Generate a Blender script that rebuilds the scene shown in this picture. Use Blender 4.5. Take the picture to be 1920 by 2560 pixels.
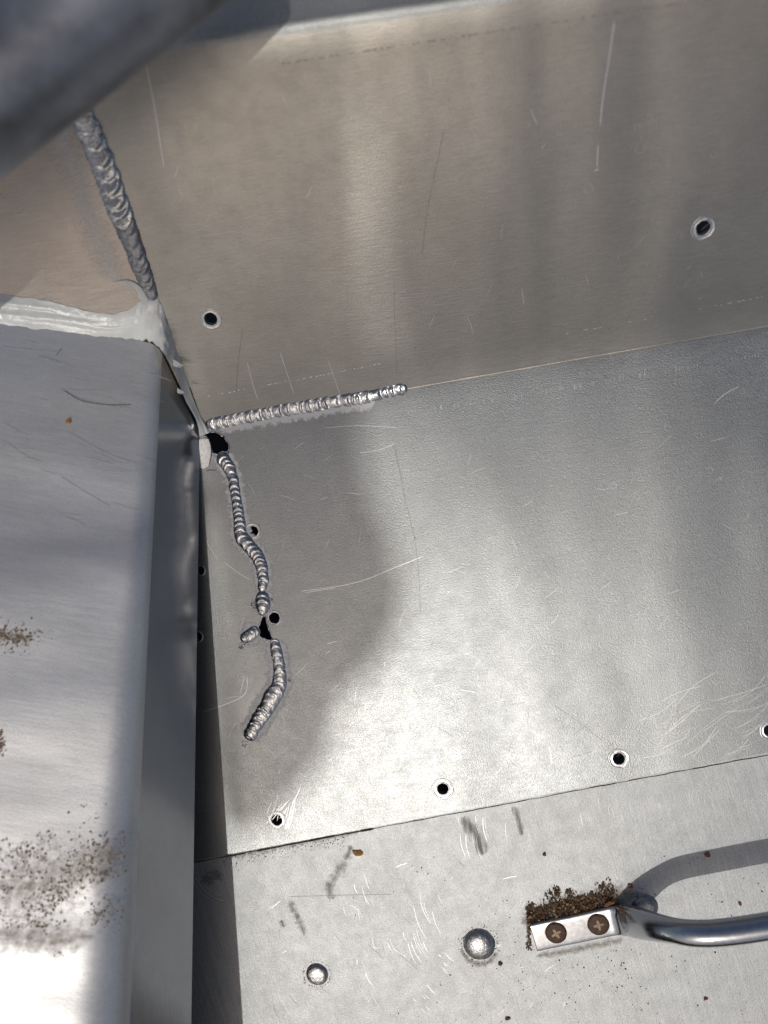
import bpy, bmesh, math, random
from mathutils import Vector, Matrix, noise

random.seed(7)
R = math.radians
# ------------------------------------------------------------------ camera, world, sun
sc = bpy.context.scene
for o in list(bpy.data.objects):
    bpy.data.objects.remove(o)
TILT = R(10)                                   # the phone looks down, leaning 10 degrees forward
M = Matrix.Translation((0, 0, 0.6)) @ Matrix.Rotation(TILT, 4, 'X')
FOC = 1848.0                                   # focal length in photo pixels (1920 x 2560)
H = 0.308                                      # distance from lens to the lower face of the panel
cam = bpy.data.cameras.new('camera')
camo = bpy.data.objects.new('camera', cam)
sc.collection.objects.link(camo)
camo.matrix_world = M @ Matrix.Translation((0, 0, H))
cam.sensor_fit = 'VERTICAL'
cam.sensor_height = 36
cam.sensor_width = 27
cam.lens = 36 * FOC / 2560
cam.clip_start = 0.005
cam.clip_end = 500
cam.dof.use_dof = True
cam.dof.focus_distance = H
cam.dof.aperture_fstop = 5.4
sc.camera = camo
sc.render.resolution_x = 768
sc.render.resolution_y = 1024

SUNF = Vector((-0.22, -0.47, 1.0)).normalized()          # towards the sun, in the panel's frame
SUNW = (M.to_3x3() @ SUNF).normalized()
w = bpy.data.worlds.new('World')
sc.world = w
w.use_nodes = True
nt = w.node_tree
bg = nt.nodes['Background']
sky = nt.nodes.new('ShaderNodeTexSky')
sky.sky_type = 'NISHITA'
sky.sun_disc = False
sky.sun_elevation = math.asin(SUNW.z)
sky.sun_rotation = math.atan2(SUNW.x, SUNW.y)
sky.air_density = 1.0
sky.dust_density = 4.0
sky.ozone_density = 0.0
nt.links.new(sky.outputs[0], bg.inputs[0])
bg.inputs[1].default_value = 0.10
sun = bpy.data.lights.new('sun', 'SUN')
suno = bpy.data.objects.new('sun', sun)
sc.collection.objects.link(suno)
sun.energy = 2.2
sun.angle = R(0.53)
sun.color = (1.0, 0.97, 0.92)
suno.rotation_euler = SUNW.to_track_quat('Z', 'Y').to_euler()
sc.view_settings.view_transform = 'Standard'
sc.view_settings.look = 'None'
sc.view_settings.exposure = -1.02
sc.view_settings.gamma = 1.0
sc.render.engine = 'CYCLES'

# ------------------------------------------------------------------ planes and rays
def ray(u, v):
    return Vector(((u - 960) / FOC, (1280 - v) / FOC, -1.0))
EYE = Vector((0, 0, H))
class Plane:
    def __init__(self, p, n):
        self.p = Vector(p); self.n = Vector(n).normalized()
        if self.n.z < 0: self.n = -self.n
    def at(self, u, v, off=0.0):
        r = ray(u, v)
        t = (self.p - EYE).dot(self.n) / r.dot(self.n)
        return EYE + r * t + self.n * off
    def z(self, x, y):
        return self.p.z - (self.n.x * (x - self.p.x) + self.n.y * (y - self.p.y)) / self.n.z
def depth(u, v, d):
    return EYE + ray(u, v) * d
PB = Plane((0, 0, 0), (-0.12, -0.04, 1))
PC = Plane(PB.n * -0.0034, PB.n)
F0 = PB.at(500, 1062); F1 = PB.at(1920, 815)
E1 = (F1 - F0).normalized()
E2 = PB.n.cross(E1).normalized()
SL = R(33)
UA = (E2 * math.cos(SL) + PB.n * math.sin(SL)).normalized()
PA = Plane(F0, E1.cross(UA))
T1 = depth(262, 2640, 0.248)
P2 = PA.at(437, 857)                           # wall, transom and bench top meet here
PD = Plane(P2, (T1 - P2).cross(Vector((1, 0, -0.14))))
T0 = PD.at(395, 862)
L0 = depth(500, 1086, 0.3165); L1 = depth(477, 2640, 0.284)
P1 = PA.at(223, 249); P3 = PD.at(0, 775)
PE = Plane(P1, (P2 - P1).cross(P3 - P1))

# ------------------------------------------------------------------ materials
def new_mat(name):
    m = bpy.data.materials.new(name); m.use_nodes = True
    return m, m.node_tree, m.node_tree.nodes['Principled BSDF']
def nd(t, ty, **kw):
    n = t.nodes.new(ty)
    for k, v in kw.items():
        if k.startswith('i_'):
            n.inputs[k[2:].replace('_', ' ')].default_value = v
        else:
            setattr(n, k, v)
    return n
def ramp(t, src, stops):
    r = t.nodes.new('ShaderNodeValToRGB')
    cr = r.color_ramp
    while len(cr.elements) < len(stops): cr.elements.new(0.5)
    for e, (p, c) in zip(cr.elements, stops):
        e.position = p
        e.color = (c, c, c, 1) if not isinstance(c, tuple) else (*c, 1)
    t.links.new(src, r.inputs[0])
    return r.outputs[0]
def math_n(t, op, a, b=None):
    n = t.nodes.new('ShaderNodeMath'); n.operation = op
    for i, x in enumerate((a, b)):
        if x is None: continue
        if isinstance(x, (int, float)): n.inputs[i].default_value = x
        else: t.links.new(x, n.inputs[i])
    return n.outputs[0]
def mixc(t, fac, a, b, mode='MIX'):
    n = t.nodes.new('ShaderNodeMix'); n.data_type = 'RGBA'; n.blend_type = mode
    for sock, x in ((0, fac), (6, a), (7, b)):
        if isinstance(x, (int, float)): n.inputs[sock].default_value = x
        elif isinstance(x, tuple): n.inputs[sock].default_value = (*x, 1)
        else: t.links.new(x, n.inputs[sock])
    return n.outputs[2]
def coords(t, rotz=0.0, scale=(1, 1, 1)):
    tc = t.nodes.new('ShaderNodeTexCoord')
    mp = t.nodes.new('ShaderNodeMapping')
    mp.vector_type = 'POINT'
    r1 = t.nodes.new('ShaderNodeVectorRotate'); r1.rotation_type = 'Z_AXIS'
    r1.inputs['Angle'].default_value = -rotz
    t.links.new(tc.outputs['Object'], r1.inputs['Vector'])
    mp.inputs['Scale'].default_value = scale
    t.links.new(r1.outputs[0], mp.inputs[0])
    return mp.outputs[0]
def tex(t, vec, scale, detail=2.0, rough=0.5):
    n = t.nodes.new('ShaderNodeTexNoise')
    n.inputs['Scale'].default_value = scale
    n.inputs['Detail'].default_value = detail
    n.inputs['Roughness'].default_value = rough
    t.links.new(vec, n.inputs['Vector'])
    return n.outputs[0]

def aluminium(name, base=(0.62, 0.62, 0.61), rough=0.38, metallic=0.9, grain=0.25, brush=0.2, wave=0.3,
              wavescale=(14, 14, 14), angle=R(9.9), tint=(0.55, 0.53, 0.49), blot=0.35, spots=0.0, brushscale=(25, 900, 900)):
    m, t, b = new_mat(name)
    iso = coords(t)
    br = tex(t, coords(t, angle, brushscale), 1.0, 3.0, 0.6)
    big = tex(t, iso, 22, 4, 0.6)
    mid = tex(t, iso, 160, 3, 0.6)
    fine = tex(t, iso, 2200, 2, 0.6)
    # colour: faint oxide clouds, brush streaks, grain
    f = ramp(t, big, [(0.35, 0.0), (0.7, 1.0)])
    col = mixc(t, math_n(t, 'MULTIPLY', f, blot), base, tint)
    col = mixc(t, math_n(t, 'MULTIPLY', ramp(t, mid, [(0.45, 0.0), (0.75, 1.0)]), blot * 0.6), col, tuple(c * 0.8 for c in base))
    col = mixc(t, brush, col, ramp(t, br, [(0.3, 0.35), (0.7, 1.0)]), 'MULTIPLY')
    col = mixc(t, grain, col, ramp(t, fine, [(0.3, 0.3), (0.65, 1.0)]), 'MULTIPLY')
    if spots > 0:
        vo = t.nodes.new('ShaderNodeTexVoronoi'); vo.feature = 'F1'
        vo.inputs['Scale'].default_value = 420
        t.links.new(iso, vo.inputs['Vector'])
        msk = ramp(t, vo.outputs['Distance'], [(0.10, 1.0), (0.16, 0.0)])
        gate = ramp(t, tex(t, iso, 90, 3, 0.6), [(0.55, 0.0), (0.62, 1.0)])
        col = mixc(t, math_n(t, 'MULTIPLY', math_n(t, 'MULTIPLY', msk, gate), spots), col, (0.16, 0.12, 0.09))
    t.links.new(col, b.inputs['Base Color'])
    b.inputs['Metallic'].default_value = metallic
    rr = math_n(t, 'ADD', math_n(t, 'MULTIPLY', mid, 0.14), rough - 0.07)
    rr = math_n(t, 'ADD', rr, math_n(t, 'MULTIPLY', math_n(t, 'SUBTRACT', br, 0.5), 0.12))
    t.links.new(rr, b.inputs['Roughness'])
    bp = nd(t, 'ShaderNodeBump'); bp.inputs['Distance'].default_value = 0.0006; bp.inputs['Strength'].default_value = wave
    t.links.new(tex(t, coords(t, angle, wavescale), 1.0, 1.5, 0.4), bp.inputs['Height'])
    bp.inputs['Distance'].default_value = 0.004
    bp2 = nd(t, 'ShaderNodeBump'); bp2.inputs['Distance'].default_value = 0.00012; bp2.inputs['Strength'].default_value = min(1, brush * 1.6)
    t.links.new(br, bp2.inputs['Height']); t.links.new(bp.outputs[0], bp2.inputs['Normal'])
    bp3 = nd(t, 'ShaderNodeBump'); bp3.inputs['Distance'].default_value = 0.00016; bp3.inputs['Strength'].default_value = min(1, grain * 1.6)
    t.links.new(fine, bp3.inputs['Height']); t.links.new(bp2.outputs[0], bp3.inputs['Normal'])
    t.links.new(bp3.outputs[0], b.inputs['Normal'])
    return m

def plain(name, base, rough=0.5, metallic=0.0, var=0.25, scale=300, bump=0.3, bdist=0.0002, sss=0.0):
    m, t, b = new_mat(name)
    iso = coords(t)
    n = tex(t, iso, scale, 4, 0.6)
    col = mixc(t, ramp(t, n, [(0.3, 0.0), (0.7, 1.0)]), tuple(c * (1 - var) for c in base), tuple(min(1, c * (1 + var)) for c in base))
    t.links.new(col, b.inputs['Base Color'])
    b.inputs['Metallic'].default_value = metallic
    t.links.new(math_n(t, 'ADD', math_n(t, 'MULTIPLY', n, 0.2), rough - 0.1), b.inputs['Roughness'])
    bp = nd(t, 'ShaderNodeBump'); bp.inputs['Distance'].default_value = bdist; bp.inputs['Strength'].default_value = bump
    t.links.new(n, bp.inputs['Height']); t.links.new(bp.outputs[0], b.inputs['Normal'])
    if sss > 0:
        b.inputs['Subsurface Weight'].default_value = sss
        b.inputs['Subsurface Radius'].default_value = (1, 0.95, 0.9)
        b.inputs['Subsurface Scale'].default_value = 0.002
    return m

def decal(name, base, scale=500, lo=0.45, hi=0.62, strength=0.8, metallic=0.0, rough=0.7, stretch=(1, 1, 1), angle=0.0):
    """dirt or abrasion lying on the sheet: broken up by noise, clear between"""
    m, t, b = new_mat(name)
    n = tex(t, coords(t, angle, stretch), scale, 5, 0.65)
    # fade towards the mark's own outline through a stored edge attribute
    at = nd(t, 'ShaderNodeAttribute', attribute_name='edge')
    s = math_n(t, 'ADD', n, math_n(t, 'MULTIPLY', math_n(t, 'SUBTRACT', at.outputs['Fac'], 0.5), 0.5))
    a = math_n(t, 'MULTIPLY', ramp(t, s, [(lo, 0.0), (hi, 1.0)]), strength)
    t.links.new(a, b.inputs['Alpha'])
    b.inputs['Base Color'].default_value = (*base, 1)
    b.inputs['Metallic'].default_value = metallic
    b.inputs['Roughness'].default_value = rough
    return m

MA = aluminium('aluminium_brushed_wall', base=(0.52, 0.50, 0.455), tint=(0.42, 0.39, 0.335), rough=0.38, grain=0.22, brush=0.20, wave=0.9, wavescale=(22, 9, 9), blot=0.5, brushscale=(40, 1500, 1500))
MB_ = aluminium('aluminium_mill_finish', base=(0.47, 0.487, 0.487), tint=(0.41, 0.41, 0.40), rough=0.40, grain=0.42, brush=0.10, wave=0.6, wavescale=(20, 9, 9))
MC_ = aluminium('aluminium_worn_floor', base=(0.685, 0.70, 0.70), tint=(0.60, 0.605, 0.595), rough=0.56, grain=0.40, brush=0.26, wave=0.2, angle=R(-72), spots=0.0)
MD = aluminium('aluminium_bench', base=(0.90, 0.90, 0.90), tint=(0.84, 0.83, 0.80), rough=0.37, metallic=0.66, grain=0.18, brush=0.10, wave=0.7, wavescale=(9, 26, 26), blot=0.5, angle=R(-10))
ML = aluminium('aluminium_lip', base=(0.74, 0.74, 0.73), rough=0.19, grain=0.05, brush=0.08, wave=0.12, angle=R(90))
ME = aluminium('aluminium_transom', base=(0.56, 0.50, 0.44), tint=(0.44, 0.37, 0.30), rough=0.30, grain=0.2, brush=0.2, wave=0.5)
MG = aluminium('aluminium_ground_matte', base=(0.62, 0.61, 0.60), rough=0.5, grain=0.3, brush=0.4, wave=0.1, angle=R(10))
MW = plain('weld_metal', (0.55, 0.56, 0.57), 0.25, 1.0, 0.25, 900, 0.5, 0.00025)
MWD = plain('weld_metal_sooty', (0.30, 0.31, 0.33), 0.40, 0.85, 0.35, 700, 0.5, 0.0003)
MH = decal('weld_etch', (0.92, 0.91, 0.89), 500, 0.06, 0.42, 0.95, 0.0, 0.5)
MR = plain('hole_rim_metal', (0.70, 0.695, 0.69), 0.38, 1.0, 0.2, 900, 0.3)
MRV = plain('rivet_metal', (0.46, 0.455, 0.45), 0.36, 1.0, 0.4, 700, 0.6, 0.0004)
MS = plain('silicone_sealant', (0.70, 0.71, 0.69), 0.30, 0.0, 0.06, 180, 0.6, 0.0006, 0.25)
MCH = plain('stainless_polished', (0.62, 0.64, 0.67), 0.18, 1.0, 0.06, 500, 0.15, 0.0001)
MSC = plain('screw_rust', (0.085, 0.045, 0.026), 0.55, 0.3, 0.6, 1100, 0.8, 0.0004)
MSX = plain('screw_recess_metal', (0.17, 0.12, 0.085), 0.4, 0.7, 0.4, 1500, 0.5)
MT = plain('tube_anodised', (0.34, 0.36, 0.40), 0.42, 0.7, 0.35, 60, 0.4, 0.0004)
MDIRT = plain('dirt_crumb', (0.15, 0.085, 0.045), 0.9, 0, 0.6, 700, 0.6)
MDARK = plain('dark_speck', (0.035, 0.03, 0.028), 0.9, 0, 0.5, 700, 0.5)
MCHIP = plain('bark_chip', (0.26, 0.12, 0.07), 0.8, 0, 0.4, 900, 0.6)
MSTRAW = plain('straw_chip', (0.36, 0.24, 0.11), 0.8, 0, 0.4, 900, 0.6)
MLEAF = plain('dry_leaf', (0.40, 0.17, 0.035), 0.65, 0, 0.4, 500, 0.6)
MSB = plain('scratch_bright', (0.80, 0.79, 0.78), 0.42, 0.8, 0.1, 900, 0.2)
MSD = plain('scratch_dark', (0.30, 0.29, 0.28), 0.5, 0.6, 0.3, 900, 0.2)
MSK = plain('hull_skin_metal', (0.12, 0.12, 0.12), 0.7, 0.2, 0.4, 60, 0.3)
MBLOCK = plain('shade_blocker_cloth', (0.34, 0.25, 0.16), 0.95, 0, 0.25, 90, 0.5, 0.001)
MBLOCK.node_tree.nodes['Principled BSDF'].inputs['Alpha'].default_value = 0.70      # added sun blocker lets part of the light through

# ------------------------------------------------------------------ object helpers
COL = sc.collection
def thing(name, label, cat, base, group=None):
    o = bpy.data.objects.new(name, None); COL.objects.link(o)
    o.empty_display_size = 0.01
    o.matrix_world = M @ Matrix.Translation(base)
    o['label'] = label; o['category'] = cat
    if group: o['group'] = group
    o['_b'] = list(base)
    return o
def obj(name, verts, faces, mat, parent=None, smooth=True, origin=None, gp=None):
    """one mesh object; vertices are given in the panel's frame (metres)"""
    base = Vector(parent['_b']) if parent else Vector(origin or (0, 0, 0))
    org = Vector(origin) if origin is not None else base
    me = bpy.data.meshes.new(name)
    me.from_pydata([tuple(Vector(v) - org) for v in verts], [], faces)
    me.materials.append(mat)
    if smooth:
        me.polygons.foreach_set('use_smooth', [True] * len(me.polygons))
    me.update()
    o = bpy.data.objects.new(name, me); COL.objects.link(o)
    if parent:
        o.parent = parent
        pb = Vector(parent['_b'])
        o.matrix_local = Matrix.Translation(org - pb)
        o['_b'] = list(org)
    else:
        o.matrix_world = M @ Matrix.Translation(org)
        o['_b'] = list(org)
    return o
def tag(o, label=None, cat=None, group=None, kind=None):
    for k, v in (('label', label), ('category', cat), ('group', group), ('kind', kind)):
        if v: o[k] = v
    return o

def sheet(name, outer, holes, n, th, mat, parent, wall=True):
    """flat sheet metal with real holes: outer and holes are loops of points in one plane"""
    bm = bmesh.new()
    edges = []; loops = []
    for lp in [outer] + holes:
        vs = [bm.verts.new(p) for p in lp]
        loops.append(vs)
        for i in range(len(vs)):
            edges.append(bm.edges.new((vs[i], vs[(i + 1) % len(vs)])))
    bmesh.ops.triangle_fill(bm, use_beauty=True, use_dissolve=False, edges=edges, normal=n)
    bm.verts.index_update()
    verts = [v.co.copy() for v in bm.verts]
    faces = []
    for f in bm.faces:
        ids = [v.index for v in f.verts]
        if f.normal.dot(n) < 0: ids.reverse()
        faces.append(ids)
    k = len(verts)
    lo = [v - n * th for v in verts]
    allv = verts + lo
    allf = faces + [[i + k for i in reversed(f)] for f in faces]
    if wall:
        for vs in loops:
            ids = [v.index for v in vs]
            for i in range(len(ids)):
                a, b_ = ids[i], ids[(i + 1) % len(ids)]
                allf.append([a, b_, b_ + k, a + k])
    bm.free()
    return obj(name, allv, allf, mat, parent, smooth=False)

def circle_on(pl, u, v, r, seg=28, off=0.0):
    c = pl.at(u, v, off)
    ax = (E1 - pl.n * E1.dot(pl.n)).normalized(); ay = pl.n.cross(ax)
    return [c + (ax * math.cos(2 * math.pi * i / seg) + ay * math.sin(2 * math.pi * i / seg)) * r for i in range(seg)]
def lathe(name, pl, u, v, prof, mat, parent, seg=36, du=0, dv=0, jit=0.0, origin_self=True):
    """turned part standing on plane pl: profile of (radius, height)"""
    c = pl.at(u, v)
    ax = (E1 - pl.n * E1.dot(pl.n)).normalized(); ay = pl.n.cross(ax)
    vs = []; fs = []
    for j, (r, h) in enumerate(prof):
        for i in range(seg):
            a = 2 * math.pi * i / seg
            q = r * (1 + jit * noise.noise(Vector((math.cos(a) * 2 + u, math.sin(a) * 2 + v, j * 0.3))))
            vs.append(c + (ax * math.cos(a) + ay * math.sin(a)) * q + pl.n * h)
    for j in range(len(prof) - 1):
        for i in range(seg):
            a = j * seg + i; b_ = j * seg + (i + 1) % seg
            fs.append([a, b_, b_ + seg, a + seg])
    if prof[-1][0] < 1e-3:
        fs.append([(len(prof) - 1) * seg + i for i in range(seg)])
    return obj(name, vs, fs, mat, parent, True, c if origin_self else None)

def catmull(pts, n):
    """pts: list of tuples; returns n samples evenly spread over the index range"""
    out = []
    k = len(pts) - 1
    for i in range(n):
        x = k * i / (n - 1); j = min(int(x), k - 1); f = x - j
        p0, p1, p2, p3 = pts[max(j - 1, 0)], pts[j], pts[j + 1], pts[min(j + 2, k)]
        out.append(tuple(0.5 * (2 * b_ + (c - a) * f + (2 * a - 5 * b_ + 4 * c - d) * f * f + (3 * b_ - a - 3 * c + d) * f ** 3)
                         for a, b_, c, d in zip(p0, p1, p2, p3)))
    return out
def resample(P, W, ds):
    acc = [0.0]
    for a, b_ in zip(P, P[1:]): acc.append(acc[-1] + (b_ - a).length)
    n = max(3, int(acc[-1] / ds)); out = []; j = 0
    for i in range(n + 1):
        s = acc[-1] * i / n
        while j < len(acc) - 2 and acc[j + 1] < s: j += 1
        f = (s - acc[j]) / max(1e-9, acc[j + 1] - acc[j])
        out.append((s, P[j].lerp(P[j + 1], f), W[j] + (W[j + 1] - W[j]) * f))
    return out, acc[-1]

def bead(name, path, surf, nrm, pitch, amp, hfac, mat, parent, seed=0, sign=1, label=None, sink=0.0):
    """weld bead: crescent ripples stacked along a path of (u, v, half width in photo pixels)"""
    rnd = random.Random(seed)
    sm = catmull(path, 30 * len(path))
    P = [surf(a, b_) for a, b_, c in sm]; Wd = [c * 1.14 / 6000.0 for a, b_, c in sm]
    rs, L = resample(P, Wd, 0.00022)
    # uneven ripple spacing
    marks = [0.0]
    while marks[-1] < L + 0.01: marks.append(marks[-1] + pitch * rnd.uniform(0.6, 1.45))
    lift = [rnd.uniform(0.55, 1.35) for _ in marks]
    def ripple(s):
        s = max(0.0, s); lo = 0; hi = len(marks) - 1
        while hi - lo > 1:
            m_ = (lo + hi) // 2
            if marks[m_] <= s: lo = m_
            else: hi = m_
        f = (s - marks[lo]) / (marks[hi] - marks[lo])
        # steep leading edge, long back
        q = f / 0.8 if f < 0.8 else (1 - f) / 0.2
        q = q * q * (3 - 2 * q)
        return q * lift[lo]
    NS = 20; vs = []; fs = []
    for i, (s, p, wd) in enumerate(rs):
        a = rs[max(0, i - 3)][1]; b_ = rs[min(len(rs) - 1, i + 3)][1]
        tdir = (b_ - a).normalized(); side = nrm.cross(tdir).normalized()
        e = min(1.0, min(s, L - s) / (wd * 0.9)); cap = math.sqrt(max(0.0, 1 - (1 - e) ** 2)) * 0.97 + 0.03
        wl = wd * cap * (1 + 0.16 * noise.noise(Vector((s * 330, seed * 3.1, 0))) + 0.08 * noise.noise(Vector((s * 1500, seed, 2))))
        wr = wd * cap * (1 + 0.16 * noise.noise(Vector((s * 330, seed * 3.1, 9))) + 0.08 * noise.noise(Vector((s * 1500, seed, 5))))
        hh = wd * hfac * 0.82 * cap * (1 + 0.10 * noise.noise(Vector((s * 300, seed * 1.7, 4))))
        for j in range(NS + 1):
            ph = math.pi * j / NS
            c_ = math.cos(ph); x = c_ * (wr if c_ > 0 else wl)
            h = hh * math.sin(ph) ** 1.5
            jj = 0.0004 * noise.noise(Vector((s * 600, x * 1500, seed)))
            rp = ripple(s + sign * wd * 1.1 * math.sin(ph) ** 1.3 + jj)
            fr = ((s + sign * wd * 1.1 * math.sin(ph) ** 1.3 + jj) / 0.00095) % 1.0
            h += 0.00005 * fr * math.sin(ph) * cap
            h += amp * (rp - 0.4) * math.sin(ph) ** 1.4 * cap
            h += 0.00007 * noise.noise(Vector((s * 2200, x * 2200, seed + 20))) + 0.00012 * noise.noise(Vector((s * 700, x * 900, seed + 40)))
            vs.append(p + side * x + nrm * (h - 0.0001 - sink))
    for i in range(len(rs) - 1):
        for j in range(NS):
            a = i * (NS + 1) + j
            fs.append([a, a + 1, a + NS + 2, a + NS + 1])
    o = obj(name, vs, fs, mat, parent, True, rs[len(rs) // 2][1])
    if label: o['label'] = label
    return o

def ribbon(path, surf, nrm, off, ds=0.0004, jit=0.0, seed=0, left=1.0, right=1.0, cross=4):
    """flat mark following a path of (u, v, half width px); returns verts, faces, edge values"""
    sm = catmull(path, 14 * len(path))
    P = [surf(a, b_) for a, b_, c in sm]; Wd = [c / 6000.0 for a, b_, c in sm]
    rs, L = resample(P, Wd, ds)
    vs = []; fs = []; ev = []
    for i, (s, p, wd) in enumerate(rs):
        a = rs[max(0, i - 2)][1]; b_ = rs[min(len(rs) - 1, i + 2)][1]
        tdir = (b_ - a).normalized(); side = nrm.cross(tdir).normalized()
        cap = min(1.0, min(s, L - s) / max(1e-6, wd))
        cap = math.sqrt(max(0.02, 1 - (1 - cap) ** 2)) if jit else max(0.15, cap)
        jl = 1 + jit * noise.noise(Vector((s * 350, seed, 0))) + jit * 0.6 * noise.noise(Vector((s * 1400, seed, 3)))
        jr = 1 + jit * noise.noise(Vector((s * 350, seed, 7))) + jit * 0.6 * noise.noise(Vector((s * 1400, seed, 9)))
        for j in range(cross + 1):
            x = (j / cross) * 2 - 1
            k = x * wd * cap * (jl * left if x < 0 else jr * right)
            vs.append(p + side * k + nrm * off)
            ev.append((1 - abs(x)) * min(1.0, cap + 0.2))
    for i in range(len(rs) - 1):
        for j in range(cross):
            a = i * (cross + 1) + j
            fs.append([a, a + 1, a + cross + 2, a + cross + 1])
    return vs, fs, ev
def add_edge(o, ev):
    at = o.data.attributes.new('edge', 'FLOAT', 'POINT')
    at.data.foreach_set('value', ev)
def marks(name, strokes, pl, mat, parent, off=0.00005):
    """scratches on one sheet, joined: list of (path [(u, v)...], half width px)"""
    V = []; F = []
    for k, (pts, hw) in enumerate(strokes):
        path = [(a, b_, hw * 0.62) for a, b_ in pts]
        v, f, e = ribbon(path, pl.at, pl.n, off + 0.000002 * (k % 7), 0.0012, cross=1)
        n = len(V); V += v; F += [[i + n for i in q] for q in f]
    o = obj(name, V, F, mat, parent, False)
    o['kind'] = 'stuff'
    return o

# ------------------------------------------------------------------ hull skin far below (what shows black through the holes)
sk = []
for (a, b_) in ((-420, -420), (420, -420), (420, 420), (-420, 420)):
    sk.append(Vector((a / 1000, b_ / 1000, -0.045)))
skin = obj('hull_skin', sk + [v - Vector((0, 0, 0.003)) for v in sk],
           [[0, 1, 2, 3], [7, 6, 5, 4], [0, 4, 5, 1], [1, 5, 6, 2], [2, 6, 7, 3], [3, 7, 4, 0]], MSK, None, False)
skin['kind'] = 'structure'

# ------------------------------------------------------------------ the bent hull panel: wall face, fold, lower face, top bend, flange
hull = thing('hull_panel', 'dull grey bent aluminium hull panel with cracked weld seams and open rivet holes', 'hull panel', PB.at(1200, 1100))
RB = 0.0005
tl = RB * math.tan(SL / 2)
A_holes = [(527, 798, 15, 24), (1758, 570, 15, 25)]
B_holes = [(632, 1329, 14, 21), (686, 1545, 14, 19), (692, 2050, 14, 23), (1107, 1972, 14, 26), (1547, 1897, 14, 24),
           (1925, 1826, 14, 23), (501, 1427, 11, 14), (494, 1592, 12, 15)]
px = 1 / 6000.0
# fold line parameters along E1
def foldpt(s, dn): return F0 + E1 * s + dn
sL, sR = -0.055, 0.30
# top bend line on the wall face
TA = PA.at(370, 128); TB = PA.at(1307, -6)
tdir = (TB - TA).normalized()
def top_at(s):                                  # point on the bend line for a given distance along E1 from F0
    k = (s - (TA - F0).dot(E1)) / tdir.dot(E1)
    return TA + tdir * k
sLw = sL - 0.06
up2 = (UA - tdir * UA.dot(tdir)).normalized()
cl = P1 - P2                                    # corner line shared with the transom
kf = (tl - (P2 - F0).dot(UA)) / cl.dot(UA); kt = (TA - P2).dot(up2) / cl.dot(up2)
cf = P2 + cl * kf; ct = P2 + cl * kt
sLw = (ct - F0).dot(E1)
outerA = [cf, foldpt(sR, UA * tl), top_at(sR), ct]
sheet('wall_face', outerA, [circle_on(PA, u, v, r1 * 0.93 * px * (PA.at(u, v) - EYE).length / H) for u, v, r0, r1 in A_holes],
      PA.n, 0.002, MA, hull, wall=False)
# lower face outline with the torn hole and the open crack
lap = [(330, 2180), (487, 2151), (800, 2093), (1300, 1998), (1920, 1881), (2300, 1810)]
lapP = [PB.at(u, v) for u, v in lap]
outerB = lapP + [foldpt(sR, -E2 * tl), foldpt(sL, -E2 * tl)]
def poly(pts, pl=PB, jit=0.5, sub=3, seed=0):
    out = []
    n = len(pts)
    for i in range(n):
        a = pts[i]; b_ = pts[(i + 1) % n]
        for k in range(sub):
            f = k / sub
            u = a[0] + (b_[0] - a[0]) * f; v = a[1] + (b_[1] - a[1]) * f
            u += jit * noise.noise(Vector((u * 0.21, v * 0.21, seed))) * 2; v += jit * noise.noise(Vector((u * 0.21, v * 0.21, seed + 5))) * 2
            out.append(pl.at(u, v))
    return out
torn = poly([(507, 1080), (540, 1082), (558, 1091), (569, 1107), (572, 1121), (567, 1138), (554, 1137), (531, 1131), (527, 1112), (520, 1096)], jit=2.2, sub=5)
crack = poly([(657, 1541), (664, 1541), (668, 1563), (677, 1588), (681, 1600), (668, 1599), (653, 1592), (638, 1579), (650, 1561)], jit=1.2, sub=4)
sheet('lower_face', outerB, [torn, crack] + [circle_on(PB, u, v, r1 * 0.93 * px) for u, v, r0, r1 in B_holes], PB.n, 0.002, MB_, hull)
# the rolled fold between them (concave arc, tangent strips at both ends)
prof = []
cB = -E2 * tl + PB.n * RB
prof.append(-E2 * (tl + 0.0006) + PB.n * 0.00003)
for k in range(9):
    a = SL * k / 8
    prof.append(cB + E2 * (RB * math.sin(a)) - PB.n * (RB * math.cos(a)) + PB.n * 0.00003)
prof.append(UA * (tl + 0.0006) + PA.n * 0.00003)
v = []; f = []
for d in prof: v += [foldpt(sL, d), foldpt(sR, d)]
for k in range(len(prof) - 1): f.append([2 * k, 2 * k + 1, 2 * k + 3, 2 * k + 2])
obj('fold', v, f, MA, hull, True)
# top bend and flange
RT = 0.0055; SF = R(27)                         # turns back by this much over the top edge
pn = PA.n; v = []; f = []
sec = [(-0.0008, 0.00003)]
for k in range(11):
    a = SF * k / 10
    sec.append((RT * math.sin(a), -RT * (1 - math.cos(a)) + 0.00003))
ea, eb = RT * math.sin(SF), -RT * (1 - math.cos(SF))
sec.append((ea + 0.0008 * math.cos(SF), eb - 0.0008 * math.sin(SF)))
for (x, z) in sec: v += [top_at(sLw) + up2 * x + pn * z, top_at(sR) + up2 * x + pn * z]
for k in range(len(sec) - 1): f.append([2 * k, 2 * k + 1, 2 * k + 3, 2 * k + 2])
obj('top_bend', v, f, MB_, hull, True)
fl = 0.12; v = []
for s in (sLw, sR):
    p0 = top_at(s) + up2 * ea + pn * (eb - 0.00003); d = (up2 * math.cos(SF) - pn * math.sin(SF))
    v += [p0, p0 + d * fl, p0 + d * fl - pn * 0.002, p0 - pn * 0.002]
obj('top_flange', v, [[0, 4, 5, 1], [1, 5, 6, 2], [3, 2, 6, 7], [0, 3, 7, 4], [0, 1, 2, 3], [4, 7, 6, 5]], MB_, hull, False)
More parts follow.
